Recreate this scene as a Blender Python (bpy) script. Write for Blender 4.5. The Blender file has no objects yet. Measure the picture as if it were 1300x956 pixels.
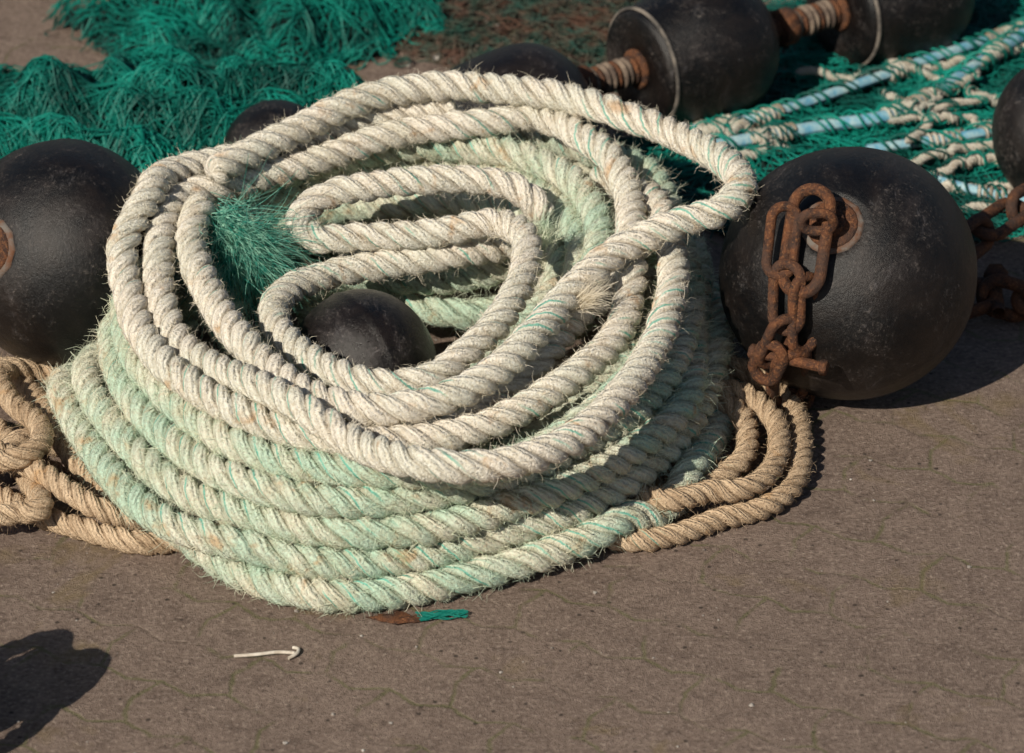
import bpy, math, random, bmesh
import numpy as np
from mathutils import Vector
rng = np.random.default_rng(7); random.seed(7)
scene = bpy.context.scene

# ---------------------------------------------------------------- survey frame
D = 7.0; PITCH = math.radians(30); F = 5600.0
s_, c_ = math.sin(PITCH), math.cos(PITCH)
def P(u, v, z):
    """world position of a surveyed plan point whose height above the paving is z"""
    a = (u-650)/F; b = (478-v)/F
    Y = (b*D - z*(c_+b*s_))/(s_-b*c_)
    return np.array([a*(D+Y*c_-z*s_), Y, z])

# ---------------------------------------------------------------- helpers
def link_obj(ob, parent=None):
    scene.collection.objects.link(ob)
    if parent is not None: ob.parent = parent
    return ob
def empty(name):
    e = bpy.data.objects.new(name, None); e.empty_display_size = 0.1
    return link_obj(e)
def mesh_np(name, V, Fq, mat, uv=None, smooth=True, parent=None, matidx=None):
    V = np.asarray(V, dtype=np.float32); Fq = np.asarray(Fq, dtype=np.int32)
    k = Fq.shape[1]
    me = bpy.data.meshes.new(name)
    me.vertices.add(len(V)); me.vertices.foreach_set('co', V.ravel())
    me.loops.add(Fq.size); me.loops.foreach_set('vertex_index', Fq.ravel())
    me.polygons.add(len(Fq))
    me.polygons.foreach_set('loop_start', np.arange(0, Fq.size, k, dtype=np.int32))
    me.polygons.foreach_set('loop_total', np.full(len(Fq), k, dtype=np.int32))
    if uv is not None:
        l = me.uv_layers.new(name='UVMap')
        l.data.foreach_set('uv', np.asarray(uv, dtype=np.float32)[Fq.ravel()].ravel())
    mats = mat if isinstance(mat, (list, tuple)) else [mat]
    for m in mats: me.materials.append(m)
    if matidx is not None: me.polygons.foreach_set('material_index', np.asarray(matidx, dtype=np.int32))
    me.polygons.foreach_set('use_smooth', np.full(len(Fq), smooth, dtype=bool))
    me.update(calc_edges=True); me.validate()
    return link_obj(bpy.data.objects.new(name, me), parent)
def norm(a): return a/np.maximum(np.linalg.norm(a, axis=-1, keepdims=True), 1e-9)
class Noise2:
    def __init__(s, seed, freq, n=14):
        r = np.random.default_rng(seed); th = r.uniform(0, 6.28, n); k = freq*r.uniform(.5, 1.8, n)
        s.kx, s.ky, s.p = k*np.cos(th), k*np.sin(th), r.uniform(0, 6.28, n); s.n = n
    def __call__(s, x, y):
        x = np.asarray(x, float)[..., None]; y = np.asarray(y, float)[..., None]
        return np.sin(x*s.kx*6.28+y*s.ky*6.28+s.p).sum(-1)/math.sqrt(s.n)
def catmull(pts, step, closed=False):
    p = np.asarray(pts, float)
    p = np.vstack([2*p[0]-p[1], p, 2*p[-1]-p[-2]])
    out = []
    for i in range(1, len(p)-2):
        n = 14; t = np.linspace(0, 1, n, endpoint=False)[:, None]
        a, b, c, d = p[i-1], p[i], p[i+1], p[i+2]
        out.append(.5*((2*b)+(-a+c)*t+(2*a-5*b+4*c-d)*t**2+(-a+3*b-3*c+d)*t**3))
    out.append(p[-2][None]); q = np.vstack(out)
    return resample(q, step)
def resample(q, step):
    L = np.concatenate([[0], np.cumsum(np.linalg.norm(np.diff(q, axis=0), axis=1))])
    n = max(3, int(L[-1]/step)+1); t = np.linspace(0, L[-1], n)
    return np.stack([np.interp(t, L, q[:, i]) for i in range(3)], 1)
def frames(C):
    T = norm(np.gradient(C, axis=0)); N = np.zeros_like(T)
    n = np.cross(T[0], [0, 0, 1.]);
    if np.linalg.norm(n) < .1: n = np.cross(T[0], [1., 0, 0])
    n /= np.linalg.norm(n)
    for i in range(len(T)):
        n = n-T[i]*np.dot(n, T[i]); n /= max(np.linalg.norm(n), 1e-9); N[i] = n
    return T, N, np.cross(T, N)
def grid_faces(rows, cols, off=0):
    i = np.arange(rows-1)[:, None]*cols+np.arange(cols-1)[None]
    return np.stack([i, i+1, i+1+cols, i+cols], -1).reshape(-1, 4)+off
def tube(C, r, ns=10):
    C = np.asarray(C, float); rr = np.broadcast_to(np.asarray(r, float), (len(C),))
    T, N, B = frames(C)
    ph = np.linspace(0, 2*np.pi, ns+1)
    V = C[:, None]+rr[:, None, None]*(N[:, None]*np.cos(ph)[None, :, None]+B[:, None]*np.sin(ph)[None, :, None])
    L = np.concatenate([[0], np.cumsum(np.linalg.norm(np.diff(C, axis=0), axis=1))])
    uv = np.stack(np.broadcast_arrays(ph[None]/6.2832, L[:, None]), -1).reshape(-1, 2)
    return V.reshape(-1, 3), grid_faces(len(C), ns+1), uv
class Acc:
    def __init__(s): s.V = []; s.F = []; s.U = []; s.M = []; s.n = 0
    def add(s, V, Fq, U=None, m=0):
        s.V.append(V); s.F.append(np.asarray(Fq)+s.n); s.n += len(V)
        s.U.append(U if U is not None else np.zeros((len(V), 2))); s.M.append(np.full(len(Fq), m))
    def make(s, name, mat, parent=None, smooth=True):
        return mesh_np(name, np.vstack(s.V), np.vstack(s.F), mat, np.vstack(s.U), smooth, parent, np.concatenate(s.M))

# ---------------------------------------------------------------- materials
def new_mat(name):
    m = bpy.data.materials.new(name); m.use_nodes = True
    nt = m.node_tree; b = nt.nodes['Principled BSDF']; return m, nt, b
class NB:
    def __init__(s, nt): s.nt = nt
    def n(s, t, **kw):
        nd = s.nt.nodes.new(t)
        for k, v in kw.items(): setattr(nd, k, v)
        return nd
    def l(s, a, b): s.nt.links.new(a, b)
    def math(s, op, a, b=None, c=None, clamp=False):
        nd = s.n('ShaderNodeMath', operation=op); nd.use_clamp = clamp
        for i, x in enumerate([a, b, c]):
            if x is None: continue
            if isinstance(x, (int, float)): nd.inputs[i].default_value = x
            else: s.l(x, nd.inputs[i])
        return nd.outputs[0]
    def noise(s, vec, scale, detail=3, rough=.6, dist=0):
        nd = s.n('ShaderNodeTexNoise'); s.l(vec, nd.inputs['Vector'])
        nd.inputs['Scale'].default_value = scale; nd.inputs['Detail'].default_value = detail
        nd.inputs['Roughness'].default_value = rough; nd.inputs['Distortion'].default_value = dist
        return nd.outputs['Fac']
    def ramp(s, fac, lo, hi, a=0., b=1.):
        nd = s.n('ShaderNodeMapRange'); s.l(fac, nd.inputs[0])
        for i, v in enumerate([lo, hi, a, b]): nd.inputs[i+1].default_value = v
        nd.clamp = True; return nd.outputs[0]
    def mix(s, fac, a, b, mode='MIX'):
        nd = s.n('ShaderNodeMix', data_type='RGBA', blend_type=mode)
        for i, x in zip((0, 6, 7), (fac, a, b)):
            if isinstance(x, (int, float)): nd.inputs[i].default_value = x
            elif isinstance(x, tuple): nd.inputs[i].default_value = (*x, 1)
            else: s.l(x, nd.inputs[i])
        return nd.outputs[2]
    def bump(s, h, strength, dist, normal=None):
        nd = s.n('ShaderNodeBump'); nd.inputs['Strength'].default_value = strength
        nd.inputs['Distance'].default_value = dist; s.l(h, nd.inputs['Height'])
        if normal is not None: s.l(normal, nd.inputs['Normal'])
        return nd.outputs[0]

def rope_mat(name, c1, c2, dirt_dark, tracer, tr_amt, dirt_lo=.50, dirt_max=.7, along=.6):
    m, nt, b = new_mat(name); k = NB(nt)
    tc = k.n('ShaderNodeTexCoord'); obj = tc.outputs['Object']
    sp = k.n('ShaderNodeSeparateXYZ'); k.l(tc.outputs['UV'], sp.inputs[0]); U, V = sp.outputs[0], sp.outputs[1]
    cv = k.n('ShaderNodeCombineXYZ'); k.l(k.math('MULTIPLY', V, 3.2), cv.inputs[0])
    longn = k.noise(cv.outputs[0], 1.0, 4, .65)           # stretches of rope that are dirtier or cleaner
    fine = k.noise(obj, 300, 3, .75); mid = k.noise(obj, 45, 4, .65); big = k.noise(obj, 6, 3, .6)
    ph = k.math('ADD', k.math('MULTIPLY', U, 9.0), k.math('MULTIPLY', V, -26.0))
    ph = k.math('ADD', ph, k.math('MULTIPLY', mid, 2.0))
    w = k.math('SINE', k.math('MULTIPLY', ph, 6.2832))
    col = k.mix(k.ramp(k.math('ADD', k.math('MULTIPLY', big, .5), k.math('MULTIPLY', longn, .5)), .45, .55), c1, c2)
    col = k.mix(k.ramp(longn, .52, .70, 0, along), col, dirt_dark)
    col = k.mix(k.ramp(k.noise(obj, 19, 5, .78), dirt_lo, .66, 0, dirt_max), col, dirt_dark)
    col = k.mix(k.ramp(fine, .52, .66, .0, .5), col, tuple(min(.87, x*1.3) for x in c1))
    col = k.mix(k.ramp(fine, .47, .34, .0, .5), col, tuple(x*.8 for x in dirt_dark))
    col = k.mix(k.ramp(w, -1, .1, .20, 0), col, tuple(x*.4 for x in dirt_dark))  # darker tone in the valleys between yarns
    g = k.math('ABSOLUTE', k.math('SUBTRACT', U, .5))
    col = k.mix(k.ramp(g, .20, .31, 0, .62), col, tuple(x*.5 for x in dirt_dark))  # colour darkens towards the grooves between strands
    t = k.ramp(k.math('ABSOLUTE', k.math('SUBTRACT', k.math('ADD', U, k.math('MULTIPLY', k.math('SUBTRACT', mid, .5), .14)), .35)), .016, .035, 1, 0)
    t = k.math('MULTIPLY', t, k.ramp(k.noise(obj, 10, 2, .5), .5-tr_amt, .60-tr_amt))
    col = k.mix(k.math('MULTIPLY', t, .75), col, tracer)
    col = k.mix(k.ramp(k.noise(obj, 16, 3, .6, .4), .61, .70, 0, .6), col, (.50, .27, .10))
    k.l(col, b.inputs['Base Color']); b.inputs['Roughness'].default_value = .92
    b.inputs['Specular IOR Level'].default_value = .15
    h = k.math('ADD', k.math('MULTIPLY', w, .32), k.math('ADD', k.math('MULTIPLY', fine, 1.6), k.math('MULTIPLY', mid, 1.4)))
    k.l(k.bump(h, 1., .0028), b.inputs['Normal'])
    return m
def fibre_mat(name, c1, c2, scale=20, trans=True):
    m, nt, b = new_mat(name); k = NB(nt)
    obj = k.n('ShaderNodeTexCoord').outputs['Object']
    col = k.mix(k.ramp(k.noise(obj, scale, 2), .38, .62), c1, c2)
    k.l(col, b.inputs['Base Color']); b.inputs['Roughness'].default_value = .6
    b.inputs['Specular IOR Level'].default_value = .3
    if trans:
        tr = k.n('ShaderNodeBsdfTranslucent'); k.l(col, tr.inputs[0])
        mx = k.n('ShaderNodeMixShader'); mx.inputs[0].default_value = .4
        k.l(b.outputs[0], mx.inputs[1]); k.l(tr.outputs[0], mx.inputs[2])
        k.l(mx.outputs[0], nt.nodes['Material Output'].inputs[0])
    return m
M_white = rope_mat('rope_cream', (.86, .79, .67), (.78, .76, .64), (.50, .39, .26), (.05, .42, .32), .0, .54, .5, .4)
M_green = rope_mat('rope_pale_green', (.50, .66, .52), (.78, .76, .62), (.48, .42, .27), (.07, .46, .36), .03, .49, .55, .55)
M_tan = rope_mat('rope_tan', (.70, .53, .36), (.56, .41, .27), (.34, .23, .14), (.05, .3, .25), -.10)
FM_white = fibre_mat('fibre_cream', (.86, .79, .66), (.74, .67, .51))
FM_green = fibre_mat('fibre_green', (.58, .71, .55), (.82, .78, .61), 12)
FM_tan = fibre_mat('fibre_tan', (.66, .50, .34), (.52, .38, .24))
FM_teal = fibre_mat('fibre_teal', (.02, .26, .20), (.34, .64, .50), 60)
M_net = fibre_mat('net_twine_teal', (.0, .060, .048), (.002, .21, .16), 7, False)
M_net2 = fibre_mat('net_twine_brown', (.085, .045, .03), (.02, .06, .045), 18, False)

def simple(name, c1, c2, scale, rough, bump=.0, bd=.002, metal=0.):
    m, nt, b = new_mat(name); k = NB(nt)
    obj = k.n('ShaderNodeTexCoord').outputs['Object']
    n1 = k.noise(obj, scale, 5, .7)
    k.l(k.mix(k.ramp(n1, .38, .62), c1, c2), b.inputs['Base Color'])
    b.inputs['Roughness'].default_value = rough; b.inputs['Metallic'].default_value = metal
    if bump: k.l(k.bump(n1, bump, bd), b.inputs['Normal'])
    return m
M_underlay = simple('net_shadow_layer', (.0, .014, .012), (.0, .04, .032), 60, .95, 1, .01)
M_cream = simple('worn_washer', (.20, .15, .11), (.06, .04, .03), 40, .85, .6)
M_band = simple('pale_band', (.20, .17, .14), (.05, .045, .04), 18, .85, .4)
M_blue = simple('blue_line', (.09, .29, .42), (.34, .48, .50), 38, .65, .8, .004)
M_plate = simple('weathered_plate', (.13, .115, .10), (.11, .045, .02), 50, .85, .8)
M_pebble = simple('pebble', (.45, .42, .38), (.15, .12, .1), 90, .9)
M_stick = simple('bleached_stick', (.6, .55, .47), (.4, .34, .27), 80, .8)
def rust():
    m, nt, b = new_mat('rust'); k = NB(nt)
    obj = k.n('ShaderNodeTexCoord').outputs['Object']
    a = k.noise(obj, 45, 6, .75); f = k.noise(obj, 240, 4, .7); g = k.noise(obj, 14, 3, .6)
    col = k.mix(k.ramp(a, .40, .60), (.030, .015, .011), (.135, .050, .020))
    col = k.mix(k.ramp(f, .52, .68, 0, .7), col, (.28, .125, .05))
    col = k.mix(k.ramp(g, .50, .62, 0, .7), col, (.05, .030, .023))
    k.l(col, b.inputs['Base Color']); b.inputs['Roughness'].default_value = .8
    b.inputs['Specular IOR Level'].default_value = .35
    k.l(k.bump(k.math('ADD', a, k.math('MULTIPLY', f, .5)), 1, .005), b.inputs['Normal'])
    return m
M_rust = rust()
def rubber(name='worn_black_rubber', scuff=1., rough=(.32, .52)):
    m, nt, b = new_mat(name); k = NB(nt)
    obj = k.n('ShaderNodeTexCoord').outputs['Object']
    a = k.noise(obj, 6, 5, .7, .6); f = k.noise(obj, 150, 5, .85); a2 = k.noise(obj, 14, 6, .8, .5)
    mp = k.n('ShaderNodeMapping'); k.l(obj, mp.inputs[0]); mp.inputs['Scale'].default_value = (50, 16, 22); mp.inputs['Rotation'].default_value = (.4, .7, .3)
    sc = k.noise(mp.outputs[0], 1.4, 6, .8, 1.5)
    col = k.mix(k.ramp(a, .42, .6), (.0028, .0026, .0030), (.0110, .0078, .0065))
    dust = k.math('MULTIPLY', k.ramp(a2, .50, .70), k.ramp(a, .46, .64, .08, 1.))
    col = k.mix(k.math('MULTIPLY', dust, .26*scuff), col, (.115, .10, .10))
    col = k.mix(k.math('MULTIPLY', k.ramp(sc, .55, .69), k.ramp(a2, .48, .64, 0, .45*scuff)), col, (.15, .14, .145))
    col = k.mix(k.math('MULTIPLY', k.ramp(f, .54, .67), k.ramp(a2, .48, .64, .03, .6*scuff)), col, (.20, .17, .15))
    k.l(col, b.inputs['Base Color'])
    k.l(k.ramp(k.math('ADD', k.math('MULTIPLY', f, .4), k.math('MULTIPLY', a2, .6)), .38, .62, *rough), b.inputs['Roughness'])
    b.inputs['Specular IOR Level'].default_value = .38
    k.l(k.bump(k.math('ADD', k.math('MULTIPLY', f, .7), k.math('ADD', a2, k.math('MULTIPLY', sc, .3))), .55, .0032), b.inputs['Normal'])
    return m
M_rubber = rubber(); M_rubber2 = rubber('scuffed_black_rubber', 1.9, (.22, .46))
def ground_mat():
    m, nt, b = new_mat('concrete_pavers'); k = NB(nt)
    obj = k.n('ShaderNodeTexCoord').outputs['Object']
    mp = k.n('ShaderNodeMapping'); k.l(obj, mp.inputs[0]); mp.inputs['Rotation'].default_value = (0, 0, .42)
    sp = k.n('ShaderNodeSeparateXYZ'); k.l(mp.outputs[0], sp.inputs[0])
    wob = k.noise(obj, 30, 4, .7); wob2 = k.noise(obj, 7, 2, .5)
    tri = lambda v, p: k.math('PINGPONG', v, p)
    x = k.math('ADD', sp.outputs[0], k.math('MULTIPLY', tri(sp.outputs[1], .055), .28))
    y = k.math('ADD', sp.outputs[1], k.math('MULTIPLY', tri(sp.outputs[0], .05), .36))
    wo = k.math('ADD', k.math('MULTIPLY', k.math('SUBTRACT', wob, .5), .016), k.math('MULTIPLY', k.math('SUBTRACT', wob2, .5), .03))
    x = k.math('ADD', x, wo); y = k.math('ADD', y, wo)
    cb = k.n('ShaderNodeCombineXYZ'); k.l(x, cb.inputs[0]); k.l(y, cb.inputs[1])
    br = k.n('ShaderNodeTexBrick'); k.l(cb.outputs[0], br.inputs[0])
    br.inputs['Scale'].default_value = 1; br.inputs['Brick Width'].default_value = .20; br.inputs['Row Height'].default_value = .11
    br.inputs['Mortar Size'].default_value = .0060; br.inputs['Mortar Smooth'].default_value = 1; br.inputs['Bias'].default_value = 0
    br.inputs['Color1'].default_value = (.0, .0, .0, 1); br.inputs['Color2'].default_value = (1, 1, 1, 1)
    br.inputs['Mortar'].default_value = (.5, .5, .5, 1)
    big = k.noise(obj, 3.2, 4, .6); mid = k.noise(obj, 26, 5, .75); fine = k.noise(obj, 260, 3, .8); gr = k.noise(obj, 130, 5, .85)
    col = k.mix(br.outputs['Color'], (.222, .162, .130), (.254, .187, .150))
    col = k.mix(k.ramp(big, .40, .60, 0, .6), col, (.188, .137, .110))
    col = k.mix(k.ramp(mid, .48, .64, 0, .55), col, (.32, .243, .195))
    col = k.mix(k.ramp(mid, .46, .34, 0, .65), col, (.125, .090, .072))
    col = k.mix(k.ramp(fine, .52, .64, 0, .65), col, (.085, .060, .049))
    col = k.mix(k.ramp(gr, .54, .63, 0, .75), col, (.48, .39, .32))
    col = k.mix(k.ramp(gr, .45, .36, 0, .85), col, (.060, .043, .035))
    vo = k.n('ShaderNodeTexVoronoi'); k.l(obj, vo.inputs['Vector']); vo.inputs['Scale'].default_value = 40
    sv = k.n('ShaderNodeSeparateColor'); k.l(vo.outputs['Color'], sv.inputs[0])
    spk = k.math('MULTIPLY', k.ramp(vo.outputs['Distance'], .10, .17, 1, 0), k.math('GREATER_THAN', sv.outputs[0], .62))
    col = k.mix(k.math('MULTIPLY', spk, .8), col, (.035, .026, .022))
    vis = k.ramp(k.noise(obj, 9, 3, .6), .40, .62, .12, .7)
    jt = k.math('MULTIPLY', br.outputs['Fac'], vis)
    moss = k.math('MULTIPLY', br.outputs['Fac'], k.ramp(k.noise(obj, 6, 4, .7), .44, .54))
    col = k.mix(k.math('MULTIPLY', jt, .4), col, (.10, .074, .055))
    col = k.mix(k.math('MULTIPLY', moss, .6), col, (.135, .140, .055))
    mp2 = k.ramp(k.noise(obj, 4.1, 4, .7, .5), .60, .68, 0, .45)
    col = k.mix(mp2, col, (.21, .155, .065))
    k.l(col, b.inputs['Base Color']); b.inputs['Roughness'].default_value = .93
    b.inputs['Specular IOR Level'].default_value = .2
    h = k.math('ADD', k.math('MULTIPLY', jt, -.45), k.math('ADD', k.math('MULTIPLY', gr, 1.2), k.math('ADD', k.math('MULTIPLY', fine, .6), k.math('MULTIPLY', mid, .9))))
    k.l(k.bump(h, .9, .004), b.inputs['Normal'])
    return m

# ---------------------------------------------------------------- ground
S = 400.
mesh_np('ground', [[-S, -S, 0], [S, -S, 0], [S, S, 0], [-S, S, 0]], [[0, 1, 2, 3]], ground_mat(), smooth=False)

# ---------------------------------------------------------------- bobbins
def revolve(acc, prof, center, axis, m=0, ns=64, dent=0.):
    axis = norm(np.array(axis, float)); h = np.array([0, 0, 1.]) if abs(axis[2]) < .9 else np.array([1., 0, 0])
    e1 = norm(np.cross(axis, h)); e2 = np.cross(axis, e1)
    pr = np.array(prof); ph = np.linspace(0, 2*np.pi, ns+1)
    r = pr[:, 1][:, None]*np.ones(ns+1)[None]
    if dent:
        aa = pr[:, 0][:, None]
        r = r*(1+dent*(np.sin(3*ph+aa*20)+.7*np.sin(5*ph-aa*33+1)+.5*np.sin(2*ph+2)))
    V = np.array(center)+pr[:, 0][:, None, None]*axis+r[..., None]*(np.cos(ph)[None, :, None]*e1+np.sin(ph)[None, :, None]*e2)
    V[:, -1] = V[:, 0]
    acc.add(V.reshape(-1, 3), grid_faces(len(pr), ns+1)[:, ::-1], None, m)
def cyl(acc, a0, a1, r, center, axis, m=0, ns=32, bev=.003):
    revolve(acc, [(a0, 0), (a0, r-bev), (a0+bev, r), (a1-bev, r), (a1, r-bev), (a1, 0)], center, axis, m, ns)
def ball_profile(R, flat=.93, hub=.22, p=1.0):
    out = []; t0 = math.asin(hub)
    A = R*flat
    out.append((A*math.cos(t0)-.012, 0)); out.append((A*math.cos(t0)-.012, R*hub*.8))
    for t in np.linspace(t0, math.pi-t0, 48):
        ct = math.copysign(abs(math.cos(t))**p, math.cos(t)); stt = math.sin(t)**.93
        out.append((A*ct, R*stt + (.0015 if abs(t-math.pi/2) < .05 else 0)))
    out.append((-A*math.cos(t0)+.012, R*hub*.8)); out.append((-A*math.cos(t0)+.012, 0))
    return out
def round_bobbin(center, R, axis, hub=True, mat=None):
    acc = Acc(); revolve(acc, ball_profile(R), center, axis, 0, 96, .005)
    if hub:
        A = R*.93*.975
        for sg in (1, -1):
            ax = np.array(axis)*sg
            cyl(acc, A-.012, A+.003, .050, center, ax, 2, 11, .004)
            cyl(acc, A-.010, A+.007, .040, center, ax, 1, 20)
            cyl(acc, A+.001, A+.018, .024, center, ax, 1, 6)
    return acc.make('rubber_bobbin', [mat or M_rubber, M_rust, M_plate])
def unit(a): return norm(np.array(a, float))
RB_c = P(1077, 347, .2); RB_r = .2; RB_ax = unit((-.20, -.58, .77))
LB_c = P(80, 322, .18); LB_r = .18; LB_ax = unit((-.60, -.68, .42))
CB_c = P(462, 464, .125); CB_r = .118
round_bobbin(RB_c, RB_r, RB_ax); round_bobbin(LB_c, LB_r, LB_ax)
round_bobbin(CB_c, CB_r, unit((.8, .5, .1)), False, M_rubber2)
round_bobbin(P(352, 200, .095), .098, unit((.9, .3, .1)), False)
round_bobbin(P(1352, 168, .13), .13, unit((.8, -.3, .2)), False)

def string_bobbin(center, axis, band=True):
    acc = Acc()
    prof = [(.150, 0), (.150, .030), (.154, .034), (.154, .092), (.150, .099), (.143, .103)]
    for t in np.linspace(0, 1, 30):
        a = .138-.25*t
        r = .104+.026*math.sin(min(1, t*1.7)*math.pi/2) if t < .55 else .130*math.sqrt(max(0, 1-((t-.55)/.47)**2.2))
        prof.append((a, r))
    prof += [(-.115, .03), (-.115, 0)]
    revolve(acc, prof, center, axis, 0, 72, .004)
    if band: revolve(acc, [(.1385, .1035), (.1385, .107), (.1415, .1085), (.144, .107), (.145, .1035)], center, axis, 3, 72)
    x = .15
    cyl(acc, x, x+.012, .036, center, axis, 1); x += .012
    for i in range(8):
        r = .026+.003*random.random(); cyl(acc, x+.0005, x+.0115, r, center, axis, 2 if i % 3 else 1, 24, .004); x += .012
    cyl(acc, x, x+.03, .034, center, axis, 1); x += .03
    cyl(acc, x, x+.05, .02, center, axis, 1)
    return acc.make('rubber_bobbin', [M_rubber, M_rust, M_cream, M_band])
AX = unit((-.82, -.55, 0.0))
string_bobbin(P(900, 60, .131), AX)
string_bobbin(P(1150, -12, .131), AX)
string_bobbin(P(668, 152, .131), unit((-.9, -.4, -.02)), False)

# ---------------------------------------------------------------- chain
def link_path(L, W, n=40):
    h = L/2-W/2; pts = []
    for t in np.linspace(-np.pi/2, np.pi/2, n//2): pts.append((h+W/2*math.cos(t), W/2*math.sin(t)))
    for t in np.linspace(np.pi/2, 3*np.pi/2, n//2): pts.append((-h+W/2*math.cos(t), W/2*math.sin(t)))
    pts.append(pts[0]); return np.array(pts)
def chain_link(acc, p0, p1, nrm, W, r, m=0):
    p0, p1 = np.array(p0), np.array(p1); ax = p1-p0; L = np.linalg.norm(ax); ax = ax/L
    nrm = np.array(nrm, float); nrm = norm(nrm-ax*np.dot(nrm, ax)); sd = np.cross(nrm, ax)
    q = link_path(L, W); C = (p0+p1)/2+q[:, :1]*ax+q[:, 1:]*sd
    T, _, _ = frames(C); T[0] = T[-1] = norm(T[1]+T[-2])
    ph = np.linspace(0, 2*np.pi, 13); side = np.cross(T, nrm)
    V = C[:, None]+r*(side[:, None]*np.cos(ph)[None, :, None]+nrm*np.sin(ph)[None, :, None])
    acc.add(V.reshape(-1, 3), grid_faces(len(C), 13), None, m)
def on_sphere(u, v, c, r):
    o = np.array([0, -D*c_, D*s_]); d = norm(P(u, v, 0)-o); oc = o-c
    b = np.dot(oc, d); q = b*b-(np.dot(oc, oc)-r*r)
    if q < 0: return o+d*(-b)
    return o+d*(-b-math.sqrt(q))
acc = Acc()
sp = lambda u, v, e=.012: on_sphere(u, v, RB_c, RB_r+e)
nrm_at = lambda p: norm(p-RB_c)
def lk(a, b, W, r, edge=False, twist=0):
    m_ = (a+b)/2; n = nrm_at(m_); ax = norm(b-a)
    if edge: n = norm(np.cross(n, ax)*math.cos(twist)+n*math.sin(twist))
    chain_link(acc, a, b, n, W, r)
lk(sp(1034, 240, .03), sp(1014, 372, .018), .060, .0095)
lk(sp(1058, 282, .028), sp(1018, 282, .035), .036, .008, True, .5)
lk(sp(998, 262, .030), sp(988, 350, .02), .040, .008, True, 1.1)
lk(sp(1000, 335, .022), sp(998, 420, .022), .046, .0085)
lk(sp(1022, 352, .012), sp(1020, 445, .012), .046, .0085, True, .5)
lk(sp(1000, 405, .03), sp(975, 462, .03), .042, .0085, True, .6)
a, b_ = sp(958, 447, .04), sp(1044, 466, .035)
V, Fq, U = tube(np.linspace(a, b_, 8), .0085, 14); acc.add(V, Fq)
for q, dd in ((a, a-b_), (b_, b_-a)):
    cyl(acc, -.004, .008, .0125, q, dd, 0, 6, .002)
lk(sp(985, 440, .04), sp(966, 480, .05), .04, .009)
lk(sp(1005, 450, .03), P(1000, 508, .03), .05, .0085, True, .8)
lk(P(982, 470, .06), P(985, 512, .02), .044, .0085)
lk(P(1018, 478, .05), P(1018, 515, .015), .044, .0085)
acc.make('rusty_chain', M_rust)
acc = Acc()
pts = [P(1212, 322, .13), P(1250, 292, .135), P(1290, 265, .13), P(1335, 240, .12), P(1380, 215, .12)]
for i in range(4):
    d = pts[i+1]-pts[i]; chain_link(acc, pts[i]-d*.12, pts[i+1]+d*.12, [0, -.3, 1] if i % 2 else [.2, -1, .3], .046, .010)
pts = [P(1205, 388, .03), P(1255, 372, .04), P(1300, 385, .03), P(1350, 378, .03)]
for i in range(3):
    d = pts[i+1]-pts[i]; chain_link(acc, pts[i]-d*.15, pts[i+1]+d*.15, [0, -.4, 1] if i % 2 == 0 else [0, -1, .4], .05, .011)
V, Fq, U = tube(np.linspace(P(1262, 352, .04), P(1268, 398, .03), 6), .011, 12); acc.add(V, Fq)
cyl(acc, -.01, .012, .02, P(1264, 350, .055), [0, -.5, 1], 0, 6, .003)
acc.make('rusty_chain', M_rust)

# ---------------------------------------------------------------- rope coil paths
def loop(pts, zf, zb):
    vs = [p[1] for p in pts]; v0, v1 = max(vs), min(vs)
    return [(p[0], p[1], zf+(zb-zf)*(v0-p[1])/(v0-v1)+(p[2] if len(p) > 2 else 0)) for p in pts]
G = []
G += loop([(560,300),(380,300),(230,350),(125,440),(98,510),(122,580),(185,657),(270,712),(390,752),(520,748),(650,720),(780,672),(868,612),(903,530),(900,440),(850,360),(720,310)], .026, .027)
G += loop([(560,270),(380,270),(220,310),(110,375),(72,430),(92,520),(150,605),(248,672),(385,712),(520,707),(650,680),(780,630),(866,565),(903,480),(900,400),(850,320),(730,265)], .066, .085)
G += loop([(560,235),(390,235),(230,270),(122,335),(80,392),(102,480),(160,560),(250,630),(385,672),(520,670),(650,643),(775,592),(852,525),(888,440),(890,360),(850,285),(740,230)], .106, .14)
G += loop([(570,195),(400,200),(240,240),(140,310),(108,365),(132,450),(188,525),(275,592),(395,634),(520,634),(640,610),(750,562),(830,490),(866,410),(872,330),(840,255),(740,195)], .146, .195)
G += loop([(580,165),(420,175),(265,215),(165,280),(130,345),(152,420),(207,495),(295,560),(400,598),(520,607),(630,590),(735,545),(808,475),(846,392),(858,312),(830,235),(730,180)], .178, .235)
G2 = loop([(540,300),(400,310),(250,350),(160,410),(140,480),(170,555),(240,620),(380,660),(520,655),(640,630),(760,580),(830,520),(860,430),(840,360),(740,310)], .08, .03)
G2 += loop([(560,240),(420,240),(290,280),(200,330),(170,400),(200,480),(270,550),(380,595),(510,600),(620,580),(720,530),(790,460),(825,370),(810,290),(720,235)], .13, .12)
T = []
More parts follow.
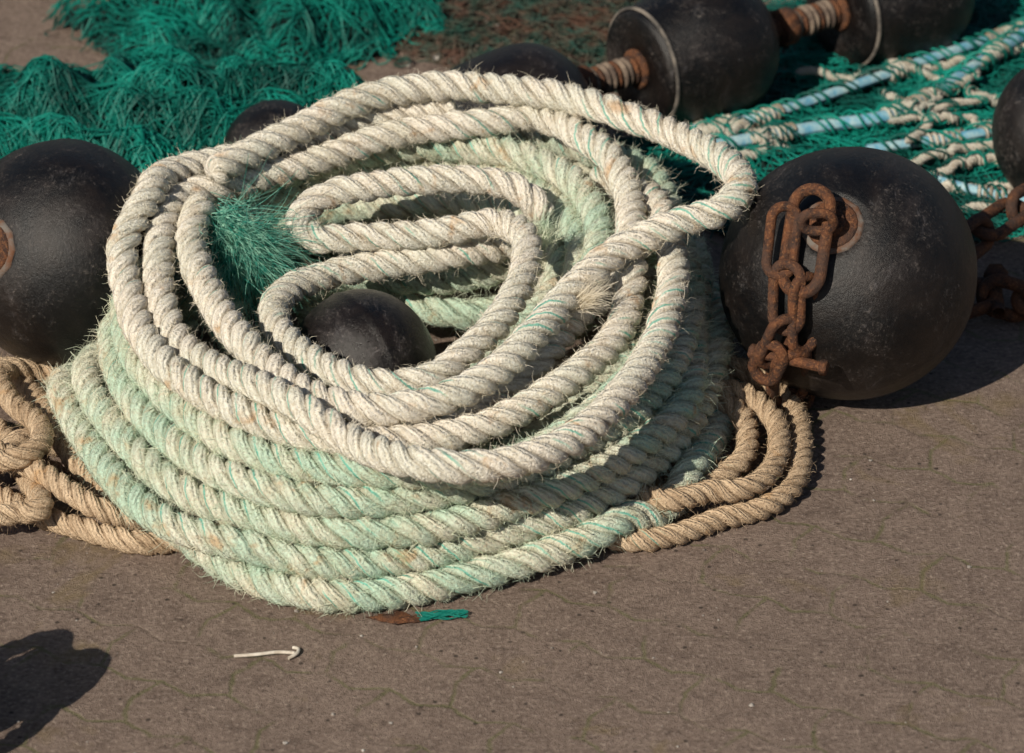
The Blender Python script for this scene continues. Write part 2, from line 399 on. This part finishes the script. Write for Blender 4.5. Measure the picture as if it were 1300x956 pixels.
# first cream turn dips inside on the right, the next one is laid across it at the front
T += loop([(580,148),(430,163),(310,203),(200,250),(143,308),(152,380),(202,455),(277,515),(370,552),(470,566),(560,556),(650,528),(725,485),(775,430),(800,365),(812,300),(800,240),(750,192),(690,158)], .212, .275)
T += loop([(620,170),(500,172),(390,202),(290,238),(210,270),(187,320),(207,390),(258,450),(325,507,.006),(410,553,.02),(510,583,.035),(615,588,.035),(710,562,.028),(785,505,.015),(830,440,0),(848,370),(850,305),(825,245),(750,205)], .222, .268)
R1 = [(225,250,.28),(234,320,.265),(270,390,.255),(315,448,.25),(375,496,.25),(460,520,.252),(550,512,.255),(625,475,.265),(680,422,.275),(725,368,.29),(785,315,.31),(860,286,.32),(922,272,.325),(953,245,.325),(925,210,.32),(860,176,.32),(780,146,.32),(700,122,.32),(600,112,.32),(500,122,.32),(420,150,.31),(330,193,.30),(262,228,.30)]
HP = [(690,285,.22),(672,258,.25),(640,238,.27),(580,228,.28),(490,232,.28),(420,247,.27),(385,275,.25),(400,303,.235),(460,302,.235),(550,297,.245),(625,283,.26),(664,300,.27),(667,350,.27),(645,402,.262),(605,445,.25),(550,484,.235),(490,497,.225),(425,485,.22),(375,450,.215),(352,405,.21),(370,365,.205),(430,343,.2),(510,332,.2),(600,322,.2),(690,312,.18)]
I1 = [(230,290,.22),(290,245,.23),(370,208,.24),(460,190,.24),(560,184,.24),(650,195,.24),(720,232,.24),(760,280,.24),(762,340,.23),(728,400,.22),(675,455,.21),(600,505,.2),(500,530,.195),(400,505,.19),(320,450,.19),(270,380,.19),(255,310,.2)]
I2 = [(290,290,.18),(350,250,.19),(440,215,.2),(540,207,.2),(640,222,.2),(705,262,.2),(733,320,.2),(715,380,.19),(665,435,.18),(590,490,.17),(490,515,.16),(390,490,.15),(310,430,.14),(285,360,.15)]
I3 = [(330,330,.13),(400,272,.16),(500,262,.165),(600,262,.17),(680,290,.16),(705,345,.15),(675,400,.14),(610,440,.12)]
I4 = [(370,372,.1),(440,352,.12),(520,352,.13),(590,352,.13),(650,345,.13),(700,325,.12),(740,340,.1)]
I5 = [(380,400,.06),(450,380,.08),(520,380,.09),(590,385,.09),(650,375,.09),(710,380,.08),(740,420,.06)]
I6 = [(420,335,.1),(480,322,.13),(560,320,.14),(640,318,.14),(700,345,.12),(690,420,.1),(620,470,.08),(560,500,.08)]
I7 = [(840,340,.2),(790,350,.225),(745,385,.225),(705,435,.215),(655,485,.205),(590,525,.195),(500,548,.18),(400,540,.17),(300,490,.16)]
TL = [
 [(-60,500,.02),(0,468,.02),(45,470,.03),(68,520,.035),(85,575,.03),(130,620,.022),(190,640,.02),(260,640,.02)],
 [(-60,612,.02),(10,628,.02),(80,662,.02),(140,682,.02),(190,690,.02),(250,680,.02),(300,650,.02)],
 [(-60,560,.05),(0,590,.055),(50,622,.055),(110,645,.05),(165,655,.03),(230,650,.02)],
 [(90,470,.02),(45,452,.04),(5,470,.055),(20,510,.06),(55,545,.06),(50,585,.06),(10,600,.055),(-50,580,.05)],
 [(-60,650,.02),(0,590,.03),(40,560,.03),(90,560,.03),(120,590,.02),(190,600,.02)],
 [(-60,540,.02),(-5,545,.02),(30,580,.02),(55,640,.055),(20,650,.05),(-50,660,.04)],
]
TR = [
 [(700,650,.02),(780,680,.02),(850,676,.02),(915,655,.02),(975,640,.02),(1018,607,.02),(1022,555,.02),(1000,510,.02),(955,488,.03),(900,480,.03),(840,480,.03)],
 [(780,620,.03),(840,655,.03),(900,632,.04),(950,622,.045),(985,590,.045),(985,545,.045),(950,515,.05),(905,505,.05),(840,520,.03)],
 [(800,590,.02),(850,620,.02),(910,600,.03),(945,580,.03),(945,545,.03),(915,525,.03),(860,530,.03)],
]
R0 = .0250; RT = .0180
paths = []
def addp(pts, R, kind, wa=.008): paths.append(dict(C=catmull([P(*p) for p in pts], .018), R=R, kind=kind, wa=wa))
addp(G, R0, 'g'); addp(G2, R0, 'g'); addp(T, R0, 'w', .009); addp(R1, R0*1.02, 'w', .007); addp(HP, R0*.97, 'w', .006)
addp(I1, R0, 'g'); addp(I2, R0, 'g'); addp(I3, R0, 'g'); addp(I4, R0, 'g'); addp(I5, R0, 'g'); addp(I6, R0, 'w'); addp(I7, R0, 'w')
for t in TL+TR: addp(t, RT, 't', .006)
X = np.vstack([p['C'] for p in paths])
pid = np.concatenate([np.full(len(p['C']), i) for i, p in enumerate(paths)])
rad = np.concatenate([np.full(len(p['C']), p['R']) for p in paths]); idx = np.arange(len(X))
wam = np.concatenate([np.full(len(p['C']), p['wa']) for p in paths])
na, nb, nc = Noise2(3, 1.6), Noise2(4, 1.6), Noise2(5, 1.8); sarc = idx*.018
X = X+np.stack([na(sarc, pid*7.1), nb(sarc, pid*5.3), .6*nc(sarc, pid*3.7)], 1)*wam[:, None]
X[:, 2] = np.maximum(X[:, 2], rad); X0 = X.copy()
bounds = np.concatenate([[0], np.cumsum([len(p['C']) for p in paths])])
sph = [(RB_c, RB_r*.985), (LB_c, LB_r*.985), (CB_c, CB_r*.97)]
for it in range(120):
    sq = (X**2).sum(1); D2 = sq[:, None]+sq[None]-2*X@X.T
    I, J = np.nonzero(D2 < (2*R0*.98)**2)
    k = (I < J) & ((pid[I] != pid[J]) | (np.abs(I-J) > 6)); I, J = I[k], J[k]
    d = X[I]-X[J]; L = np.linalg.norm(d, axis=1); mn = (rad[I]+rad[J])*.95
    k = L < mn; I, J, d, L, mn = I[k], J[k], d[k], L[k], mn[k]
    pu = d/np.maximum(L, 1e-5)[:, None]*((mn-L)*.5)[:, None]
    dx = np.zeros_like(X); ct = np.ones(len(X))
    np.add.at(dx, I, pu); np.add.at(dx, J, -pu); np.add.at(ct, I, .6); np.add.at(ct, J, .6)
    X = X+dx/ct[:, None]*1.3
    X += (X0-X)*.012
    for c, r in sph:
        v = X-c; Lc = np.linalg.norm(v, axis=1); k = Lc < r+rad
        X[k] += v[k]/Lc[k][:, None]*(r+rad[k]-Lc[k])[:, None]
    dsp = X-X0
    for a_, b_ in zip(bounds[:-1], bounds[1:]):
        q = dsp[a_:b_]
        for _ in range(2):
            q[1:-1] = .25*q[:-2]+.5*q[1:-1]+.25*q[2:]
    X = X0+dsp; X[:, 2] = np.maximum(X[:, 2], rad)

def lay_rope(acc, C, R, lay, m=0, step=.0052, ns=10, sgn=1, v0=0.):
    C = catmull(C, step); n = len(C); Tn, N, B = frames(C)
    s = np.concatenate([[0], np.cumsum(np.linalg.norm(np.diff(C, axis=0), axis=1))])
    kn = np.arange(0, s[-1]+.1, .03)
    tap = np.clip(np.minimum(s, s[-1]-s)/.012, 0, 1)**.5
    wv = np.interp(s, np.arange(0, s[-1]+.3, .12), rng.normal(0, 1, len(np.arange(0, s[-1]+.3, .12))))
    phase = sgn*2*np.pi*(s/lay+.09*wv)+rng.uniform(0, 6); ph = np.linspace(0, 2*np.pi, ns+1)
    surf = []
    for kk in range(3):
        lum = 1+.06*np.interp(s, kn, rng.normal(0, 1, len(kn)))
        an = phase+2*np.pi*kk/3
        rd = N*np.cos(an)[:, None]+B*np.sin(an)[:, None]; bn = np.cross(Tn, rd)
        r = R*.565*lum*tap*(1+.03*np.sin(s*90+kk*2))
        cen = C+rd*(R*.445*tap)[:, None]
        nd = -rd[:, None]*np.cos(ph)[None, :, None]+bn[:, None]*np.sin(ph)[None, :, None]*1.08
        jit = 1+rng.normal(0, .028, (n, ns+1, 1)); jit[:, -1] = jit[:, 0]
        V = cen[:, None]+r[:, None, None]*nd*jit
        uv = np.stack(np.broadcast_arrays(ph[None]/6.28319, s[:, None]+kk*.12+v0), -1).reshape(-1, 2)
        acc.add(V.reshape(-1, 3), grid_faces(n, ns+1), uv, m)
        surf.append((cen, r, rd, bn))
    return surf, Tn, s
def fuzz(acc, surf, Tn, s, dens, lmin, lmax, w, pw=3):
    n = int(s[-1]*dens/3)
    for cen, r, rd, bn in surf:
        i = rng.integers(1, len(cen)-1, n); ph = rng.uniform(1.3, 4.98, n)
        nd = -rd[i]*np.cos(ph)[:, None]+bn[i]*np.sin(ph)[:, None]
        base = cen[i]+Tn[i]*rng.uniform(-.003, .003, n)[:, None]+nd*(r[i]*.97)[:, None]
        patch = .55+.85*(np.sin(s[i]*37+ph)+np.sin(s[i]*13+2*ph) > .2)
        L = (lmin+(lmax-lmin)*rng.random(n)**pw)*patch
        d = norm(nd*rng.uniform(.1, .9, n)[:, None]+Tn[i]*rng.normal(0, .8, n)[:, None]+rng.normal(0, .45, (n, 3)))
        d2 = norm(d+rng.normal(0, .6, (n, 3))+np.array([0, 0, -.15]))
        sd = norm(np.cross(d, rng.normal(0, 1, (n, 3))))*w/2
        p1 = base+d*L[:, None]*.5; p2 = p1+d2*L[:, None]*.5
        V = np.stack([base-sd, base+sd, p1+sd*.8, p1-sd*.8, p2+sd*.4, p2-sd*.4], 1).reshape(-1, 3)
        o = np.arange(n)[:, None]*6
        Fq = np.concatenate([o+np.array([0, 1, 2, 3]), o+np.array([3, 2, 4, 5])])
        V[:, 2] = np.maximum(V[:, 2], .001)
        acc.add(V, Fq)
root = empty('rope_coil'); rl = empty('rope_tail'); rr_ = empty('rope_tail')
grp = dict(g=(Acc(), Acc()), w=(Acc(), Acc()), l=(Acc(), Acc()), r=(Acc(), Acc()))
for i, p in enumerate(paths):
    C = X[bounds[i]:bounds[i+1]]
    key = p['kind'] if p['kind'] != 't' else ('l' if C[:, 0].mean() < 0 else 'r')
    A, Fz = grp[key]
    sf = lay_rope(A, C, p['R'], .108 if key in 'gw' else .078, v0=i*17.3)
    if key == 'g': fuzz(Fz, *sf, 9500, .002, .026, .0008)
    elif key == 'w': fuzz(Fz, *sf, 6600, .002, .018, .0007)
    else: fuzz(Fz, *sf, 4600, .002, .015, .0007)
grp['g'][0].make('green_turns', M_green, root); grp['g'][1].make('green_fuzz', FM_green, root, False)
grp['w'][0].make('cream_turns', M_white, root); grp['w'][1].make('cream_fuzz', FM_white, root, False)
grp['l'][0].make('tail_loops', M_tan, rl); grp['l'][1].make('tail_fuzz', FM_tan, rl, False)
grp['r'][0].make('tail_loops', M_tan, rr_); grp['r'][1].make('tail_fuzz', FM_tan, rr_, False)

def fray(name, base, dirs, L, n, spread, mat, w=.0011, curl=.5, bw=.012, parent=root):
    acc = Acc(); K = 7
    d = norm(np.array(dirs, float)+rng.normal(0, spread, (n, 3)))
    p = np.array(base)+rng.normal(0, bw, (n, 3)); Ls = L*rng.uniform(.4, 1.1, n)[:, None]/(K-1)
    sd = norm(np.cross(d, rng.normal(0, 1, (n, 3))))*w/2; rows = []
    bend = rng.normal(0, curl, (n, 3))
    for k in range(K):
        rows += [p-sd*(1-.1*k), p+sd*(1-.1*k)]
        d = norm(d+bend/K+rng.normal(0, .16, (n, 3))+np.array([0, 0, -.04])); p = p+d*Ls
    V = np.stack(rows, 1).reshape(-1, 3); o = np.arange(n)[:, None]*(2*K)
    Fq = np.concatenate([o+np.array([2*k, 2*k+1, 2*k+3, 2*k+2]) for k in range(K-1)])
    acc.add(V, Fq); return acc.make(name, mat, parent, False)
fray('teal_frayed_end', P(275, 285, .25), P(365, 340, .21)-P(275, 285, .25), .17, 800, .045, FM_teal, .0016, .8, .016)
fray('teal_frayed_strands', P(295, 295, .24), P(335, 390, .15)-P(295, 295, .24), .17, 700, .045, FM_teal, .0016, .8, .012)
fray('cream_frayed_end', P(735, 385, .28), P(775, 365, .30)-P(735, 385, .28), .055, 350, .015, FM_white, .001, .4, .006)
fray('green_frayed_end', P(690, 300, .27), P(700, 262, .29)-P(690, 300, .27), .05, 300, .02, FM_green, .001, .6, .009)

# made-up rope heap, unseen left of the frame, added to throw the lower-left shadow
acc = Acc(); A2 = Acc(); r8 = np.random.default_rng(21)
for j in range(8):
    cx, cy = -.875+r8.uniform(-.04, .04), -1.11+r8.uniform(-.05, .05); a = r8.uniform(0, 3.1)
    t = np.linspace(0, 6.6, 14); hw = r8.uniform(.05, .09); hh = r8.uniform(.08, .155)
    C = np.stack([cx+hw*np.cos(t)*math.cos(a)+.02*t/6, cy+hw*np.cos(t)*math.sin(a)+.012*t, hh+.02+hh*np.sin(t)], 1)
    sf = lay_rope(acc, C, .017, .085); fuzz(A2, *sf, 1500, .004, .02, .001)
hp = empty('added_shadow_heap'); acc.make('added_heap_loops', M_tan, hp); A2.make('added_heap_fuzz', FM_tan, hp, False)

# ---------------------------------------------------------------- netting
def tubes_batch(Pl, r, ns=3):
    M, K, _ = Pl.shape
    Tn = norm(np.gradient(Pl, axis=1)); N = norm(np.cross(Tn, np.array([.01, .02, 1.]))); B = np.cross(Tn, N)
    ph = np.arange(ns)*2*np.pi/ns
    V = Pl[:, :, None]+r*(N[:, :, None]*np.cos(ph)[None, None, :, None]+B[:, :, None]*np.sin(ph)[None, None, :, None])
    i = (np.arange(M)[:, None, None]*K+np.arange(K-1)[None, :, None])*ns+np.arange(ns)[None, None]
    j = (np.arange(M)[:, None, None]*K+np.arange(K-1)[None, :, None])*ns+(np.arange(ns)[None, None]+1) % ns
    Fq = np.stack([i, j, j+ns, i+ns], -1).reshape(-1, 4)
    return V.reshape(-1, 3), Fq
n1, n2, n3, n4 = Noise2(11, 2.2), Noise2(12, 3.6), Noise2(13, 1.6), Noise2(14, 2.0)
def ell(x, y, cx, cy, rx, ry): return 1-((x-cx)/rx)**2-((y-cy)/ry)**2
MA = [(-.60, .76, .44, .24, .12), (-1.05, .72, .40, .26, .12), (-.46, 1.30, .34, .24, .08), (-.9, 1.75, .8, .33, .10), (.1, 1.90, .7, .28, .06)]
def fold(x, y):
    return np.abs(np.sin((x*.55+y*.9)*15+1.3*n3(x, y)+.5*n2(x, y)))
def HA(x, y):
    h = 0*x
    for cx, cy, rx, ry, hh in MA:
        e = ell(x, y, cx, cy, rx, ry)+.18*n2(x, y)
        h = np.maximum(h, hh*np.sqrt(np.clip(e, 0, 1)))
    return np.where(h > 0, h*(.5+.7*fold(x, y)+.14*n2(x*1.3, y*1.3)), 0)
MD = [(.66, .72, .52, .30, .03), (.95, 1.15, .6, .35, .03)]
def HD(x, y):
    h = 0*x
    for cx, cy, rx, ry, hh in MD:
        h = np.maximum(h, hh*np.sqrt(np.clip(ell(x, y, cx, cy, rx, ry)+.15*n2(x, y), 0, 1)))
    return h*(.7+.5*fold(x, y))
ME = [(-.02, 1.32, .40, .22, .022), (.3, 1.15, .3, .12, .015)]
def HE(x, y):
    h = 0*x
    for cx, cy, rx, ry, hh in ME:
        h = np.maximum(h, hh*np.sqrt(np.clip(ell(x, y, cx, cy, rx, ry)+.3*n2(x, y), 0, 1)))
    return h
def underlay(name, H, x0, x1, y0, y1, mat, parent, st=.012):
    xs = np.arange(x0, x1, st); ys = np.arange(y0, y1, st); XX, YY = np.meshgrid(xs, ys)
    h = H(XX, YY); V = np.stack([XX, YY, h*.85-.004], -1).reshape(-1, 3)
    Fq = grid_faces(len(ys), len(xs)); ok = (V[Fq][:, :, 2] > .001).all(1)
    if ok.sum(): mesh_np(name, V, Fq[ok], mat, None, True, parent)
def walkers(acc, H, ells, N, K, st, r, zr, turn=.3, m=0, coh=.35):
    per = np.array([e[2]*e[3] for e in ells]); per = per/per.sum()
    ch = rng.choice(len(ells), N, p=per); E = np.array(ells)[ch]
    a = rng.uniform(0, 6.28, N); q = np.sqrt(rng.random(N))*.97
    x = E[:, 0]+E[:, 2]*q*np.cos(a); y = E[:, 1]+E[:, 3]*q*np.sin(a)
    th = -.5+n3(x, y)*.9+rng.normal(0, coh, N)+np.where(rng.random(N) < .25, 1.4, 0); dth = rng.normal(0, .08, N); lz = rng.uniform(0, zr, N)**1.0; out = []
    wa = rng.uniform(.002, .006, N)
    for k in range(K):
        z = H(x, y)+lz+wa*np.sin(k*.8+a*7); out.append(np.stack([x, y, np.maximum(z, r)], 1))
        dth = dth*.85+rng.normal(0, turn*.4, N); th = th+dth
        nx, ny = x+st*np.cos(th), y+st*np.sin(th)
        bad = H(nx, ny) <= 0; th = np.where(bad, th+.9, th)
        x, y = x+st*np.cos(th), y+st*np.sin(th)
    V, Fq = tubes_batch(np.stack(out, 1), r); acc.add(V, Fq, None, m)
def net_sheet(acc, H, cx, cy, w, h, rot, cell, lz, seed, r, warp=.05, m=0):
    na, nb = Noise2(seed, 2.5), Noise2(seed+50, 2.5); nc, ndd = Noise2(seed+7, 9), Noise2(seed+8, 9)
    ncol = int(w/cell); K = int(h/(cell*1.3))*3+1
    i = np.arange(ncol)[:, None]; k = np.arange(K)[None]
    ph = k/3.; tri = np.abs((ph % 2)-1)
    sx = (i+np.where(i % 2 == 0, tri, 1-tri)*.96)*cell-w/2; sy = ph*cell*1.3-h/2+0*sx
    sx = sx+warp*na(sx, sy)+.010*nc(sx, sy); sy = sy+warp*nb(sx, sy)+.010*ndd(sx, sy)
    x = cx+sx*math.cos(rot)-sy*math.sin(rot); y = cy+sx*math.sin(rot)+sy*math.cos(rot)
    hh = H(x, y); Pl = np.stack([x, y, np.maximum(hh+lz+.003*nc(x*2, y*2), r)], -1)
    V, Fq = tubes_batch(Pl, r)
    ok = (H(V[Fq[:, 0], 0], V[Fq[:, 0], 1]) > .001)
    acc.add(V, Fq[ok], None, m)
net = empty('fishing_net')
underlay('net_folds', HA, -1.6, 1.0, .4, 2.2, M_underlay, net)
acc = Acc()
walkers(acc, HA, MA[:2], 1000, 44, .012, .0012, .024, .2); walkers(acc, HA, MA[2:], 800, 38, .014, .0013, .02, .2)
for j in range(4): net_sheet(acc, HA, -.75+.05*j, .85, 1.3, .9, .4*j+.2, .028, .004+.008*j, 30+j, .0014, .07)
for j in range(2): net_sheet(acc, HA, -.45, 1.45, 1.5, .9, .5*j+.1, .03, .004+.006*j, 60+j, .0014)
acc.make('net_twine', M_net, net, False)
net2 = empty('fishing_net')
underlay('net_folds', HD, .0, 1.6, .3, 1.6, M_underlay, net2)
acc = Acc(); walkers(acc, HD, MD, 900, 34, .012, .0012, .016)
for j in range(2): net_sheet(acc, HD, .75, .85, 1.2, .9, .5*j+.3, .028, .004+.005*j, 80+j, .0013)
acc.make('net_twine', M_net, net2, False)
deb = empty('net_scraps')
acc = Acc(); walkers(acc, HE, ME, 500, 24, .013, .0014, .014, .4, 0, 1.5)
for j in range(2): net_sheet(acc, HE, 0, 1.3, .8, .5, .6*j, .03, .006, 95+j, .0014)
acc.make('scrap_twine', M_net2, deb, False)

# blue headlines with white lashing, and white cords, over the right-hand net
hl = empty('net_headline'); accB = Acc(); accW = Acc(); accT = Acc()
def helix(acc, C, N, B, i0, i1, rad_, pitch, wr, st=.004, jt=0.):
    t = np.arange(i0, i1-1, .12 if pitch < .03 else .5); ii = np.clip(t.astype(int), 0, len(C)-2); fr = (t-ii)[:, None]
    cc = C[ii]*(1-fr)+C[ii+1]*fr; an = t*st/pitch*6.28+rng.uniform(0, 6)
    if jt: an = an+jt*np.sin(t*.07+rng.uniform(0, 6))
    H_ = cc+rad_*(N[ii]*np.cos(an)[:, None]+B[ii]*np.sin(an)[:, None])
    V, Fq, U = tube(H_, wr, 6); acc.add(V, Fq, U)
def headline(pts, r, dens=.45):
    C = catmull([P(*p) for p in pts], .004)
    V, Fq, U = tube(C, r, 12); accB.add(V, Fq, U)
    Tn, N, B = frames(C); s = np.arange(len(C))*.004
    on = np.sin(s*23+rng.uniform(0, 6))+.5*np.sin(s*61) > dens
    i0 = 0
    while i0 < len(C):
        if not on[i0]: i0 += 1; continue
        i1 = i0
        while i1 < len(C) and on[i1]: i1 += 1
        if i1-i0 > 4: helix(accW, C, N, B, i0, i1, r+.002, .010, .0032)
        i0 = i1+1
    for _ in range(4): helix(accT, C, N, B, 0, len(C), r+.004+.005*rng.random(), .06+.05*rng.random(), .0018, jt=1.5)
headline([(905,186,.05),(990,170,.05),(1060,158,.05),(1130,146,.055),(1200,110,.06),(1265,65,.06),(1340,20,.06)], .012)
headline([(880,165,.03),(960,150,.04),(1030,128,.04),(1110,100,.045),(1200,68,.05),(1320,30,.05)], .010)
headline([(1100,190,.04),(1170,180,.045),(1240,170,.05),(1340,150,.05)], .009)
headline([(1120,205,.03),(1200,232,.04),(1260,246,.04),(1340,262,.03)], .009)
accC = Acc(); A2 = Acc()
cords = [[(1010,92,.04),(1080,98,.045),(1150,92,.04),(1220,80,.04),(1330,60,.04)],
 [(1130,160,.06),(1180,140,.065),(1230,130,.06),(1330,118,.06)],
 [(1140,215,.04),(1190,196,.055),(1240,186,.05),(1330,180,.05)],
 [(1165,228,.04),(1215,212,.05),(1265,200,.05),(1330,205,.04)],
 [(1180,250,.03),(1230,238,.04),(1280,236,.04),(1340,228,.04)],
 [(1150,180,.06),(1175,160,.06),(1190,120,.06),(1230,98,.06),(1260,70,.06)],
 [(1200,270,.02),(1240,262,.03),(1300,262,.03),(1340,250,.02)],
 [(880,150,.03),(905,170,.06),(950,160,.06),(965,185,.05),(930,200,.04),(890,185,.04)],
 [(870,178,.03),(920,150,.05),(960,172,.06),(1000,190,.03)],
 [(1060,60,.05),(1120,75,.05),(1180,95,.05),(1250,120,.05),(1330,140,.05)],
 [(1120,120,.05),(1150,132,.07),(1190,152,.06),(1230,150,.05),(1290,165,.05),(1330,160,.05)]]
for cpts in cords:
    q = catmull([P(*p) for p in cpts], .018); q += rng.normal(0, .004, q.shape)
    rr = rng.uniform(.006, .010)
    sf = lay_rope(accC, q, rr, .026, 0, .003, 8); fuzz(A2, *sf, 1200, .002, .012, .0008)
    C = catmull(q, .004); Tn, N, B = frames(C)
    for _ in range(2): helix(accT, C, N, B, 0, len(C), rr+.004, .05+.05*rng.random(), .0016, jt=1.5)
accB.make('headline_rope', M_blue, hl); accW.make('lashing', M_white, hl)
accC.make('white_cord', M_white, hl); A2.make('cord_fuzz', FM_white, hl, False)
accT.make('teal_whipping', M_net, hl, False)
# ---------------------------------------------------------------- small things on the paving
def scatter(name, n, mat, smin, smax, area, seed):
    r = np.random.default_rng(seed); bm = bmesh.new()
    for _ in range(n):
        x, y = r.uniform(area[0], area[1]), r.uniform(area[2], area[3]); s = smin+(smax-smin)*r.random()**3
        g = bmesh.ops.create_icosphere(bm, subdivisions=1, radius=s)
        for v in g['verts']:
            v.co = Vector((v.co.x*r.uniform(.7, 1.4)+x, v.co.y*r.uniform(.7, 1.4)+y, v.co.z*.6+s*.35))
    me = bpy.data.meshes.new(name); bm.to_mesh(me); bm.free(); me.materials.append(mat)
    link_obj(bpy.data.objects.new(name, me))
scatter('gravel', 300, M_pebble, .0010, .0042, (-1, 1.1, -1.2, .2), 5)
scatter('gravel', 60, M_pebble, .004, .014, (-.25, .5, 1.05, 1.45), 6)
V, Fq, U = tube(catmull([P(297, 833, .004), P(325, 831, .005), P(352, 828, .005), P(374, 829, .005)], .004), .0028, 8)
acc = Acc(); acc.add(V, Fq, U)
V, Fq, U = tube(catmull([P(366, 836, .004), P(376, 830, .006), P(379, 824, .005), P(372, 822, .004)], .003), .0026, 8); acc.add(V, Fq, U)
acc.make('bleached_stick', M_stick)
acc = Acc(); pl = []
for j in range(26):
    a = P(527+rng.uniform(0, 10), 784+rng.uniform(-5, 5), .004); b = P(575+rng.uniform(0, 22), 779+rng.uniform(-5, 5), .004)
    t = np.linspace(0, 1, 12)[:, None]; q = a+(b-a)*t; q[:, 1] += .004*np.sin(t[:, 0]*9+j); q[:, 2] = .004+.004*rng.random(); pl.append(q)
V, Fq = tubes_batch(np.array(pl), .0011); acc.add(V, Fq); acc.make('net_scrap', M_net, None, False)
bm = bmesh.new(); r5 = np.random.default_rng(9)
for cx_, cy_, sz in ((495, 784, .022), (518, 786, .014), (533, 783, .010)):
    c0 = P(cx_, cy_, .004); vs = []
    for a in np.linspace(0, 6.28, 15)[:-1]:
        q = sz*r5.uniform(.6, 1.15); vs.append(bm.verts.new((c0[0]+1.5*q*math.cos(a), c0[1]+.8*q*math.sin(a), .003+.002*r5.random())))
    cv = bm.verts.new((c0[0], c0[1], .008))
    for i in range(len(vs)): bm.faces.new((vs[i], vs[(i+1) % len(vs)], cv))
me = bpy.data.meshes.new('rust_flake'); bm.to_mesh(me); bm.free(); me.materials.append(M_rust); link_obj(bpy.data.objects.new('rust_flake', me))

# ---------------------------------------------------------------- light, sky, camera
EL = math.radians(38); az = unit((-.58, -.815, 0))
Sd = np.array([az[0]*math.cos(EL), az[1]*math.cos(EL), math.sin(EL)])
ld = bpy.data.lights.new('sun', 'SUN'); ld.energy = 5.0; ld.angle = math.radians(.5); ld.color = (1, .92, .79)
lo = link_obj(bpy.data.objects.new('sun', ld)); lo.rotation_euler = Vector(Sd).to_track_quat('Z', 'Y').to_euler(); lo.location = (-3, -5, 6)
w = bpy.data.worlds.new('World'); scene.world = w; w.use_nodes = True
nt = w.node_tree; bg = nt.nodes['Background']; sk = nt.nodes.new('ShaderNodeTexSky'); sk.sky_type = 'NISHITA'
sk.sun_disc = False; sk.sun_elevation = EL; sk.sun_rotation = math.atan2(az[0], az[1])
nt.links.new(sk.outputs[0], bg.inputs[0]); bg.inputs[1].default_value = .052
cd = bpy.data.cameras.new('camera'); cam = link_obj(bpy.data.objects.new('camera', cd))
cam.location = (0, -D*c_, D*s_); cam.rotation_euler = (math.pi/2-PITCH, 0, 0)
cd.sensor_width = 36; cd.lens = F/1300*36; cd.clip_end = 2000; cd.clip_start = .1
cd.dof.use_dof = True; cd.dof.focus_distance = 6.62; cd.dof.aperture_fstop = 4.5
scene.camera = cam
scene.view_settings.view_transform = 'Standard'; scene.view_settings.look = 'None'; scene.view_settings.exposure = 0
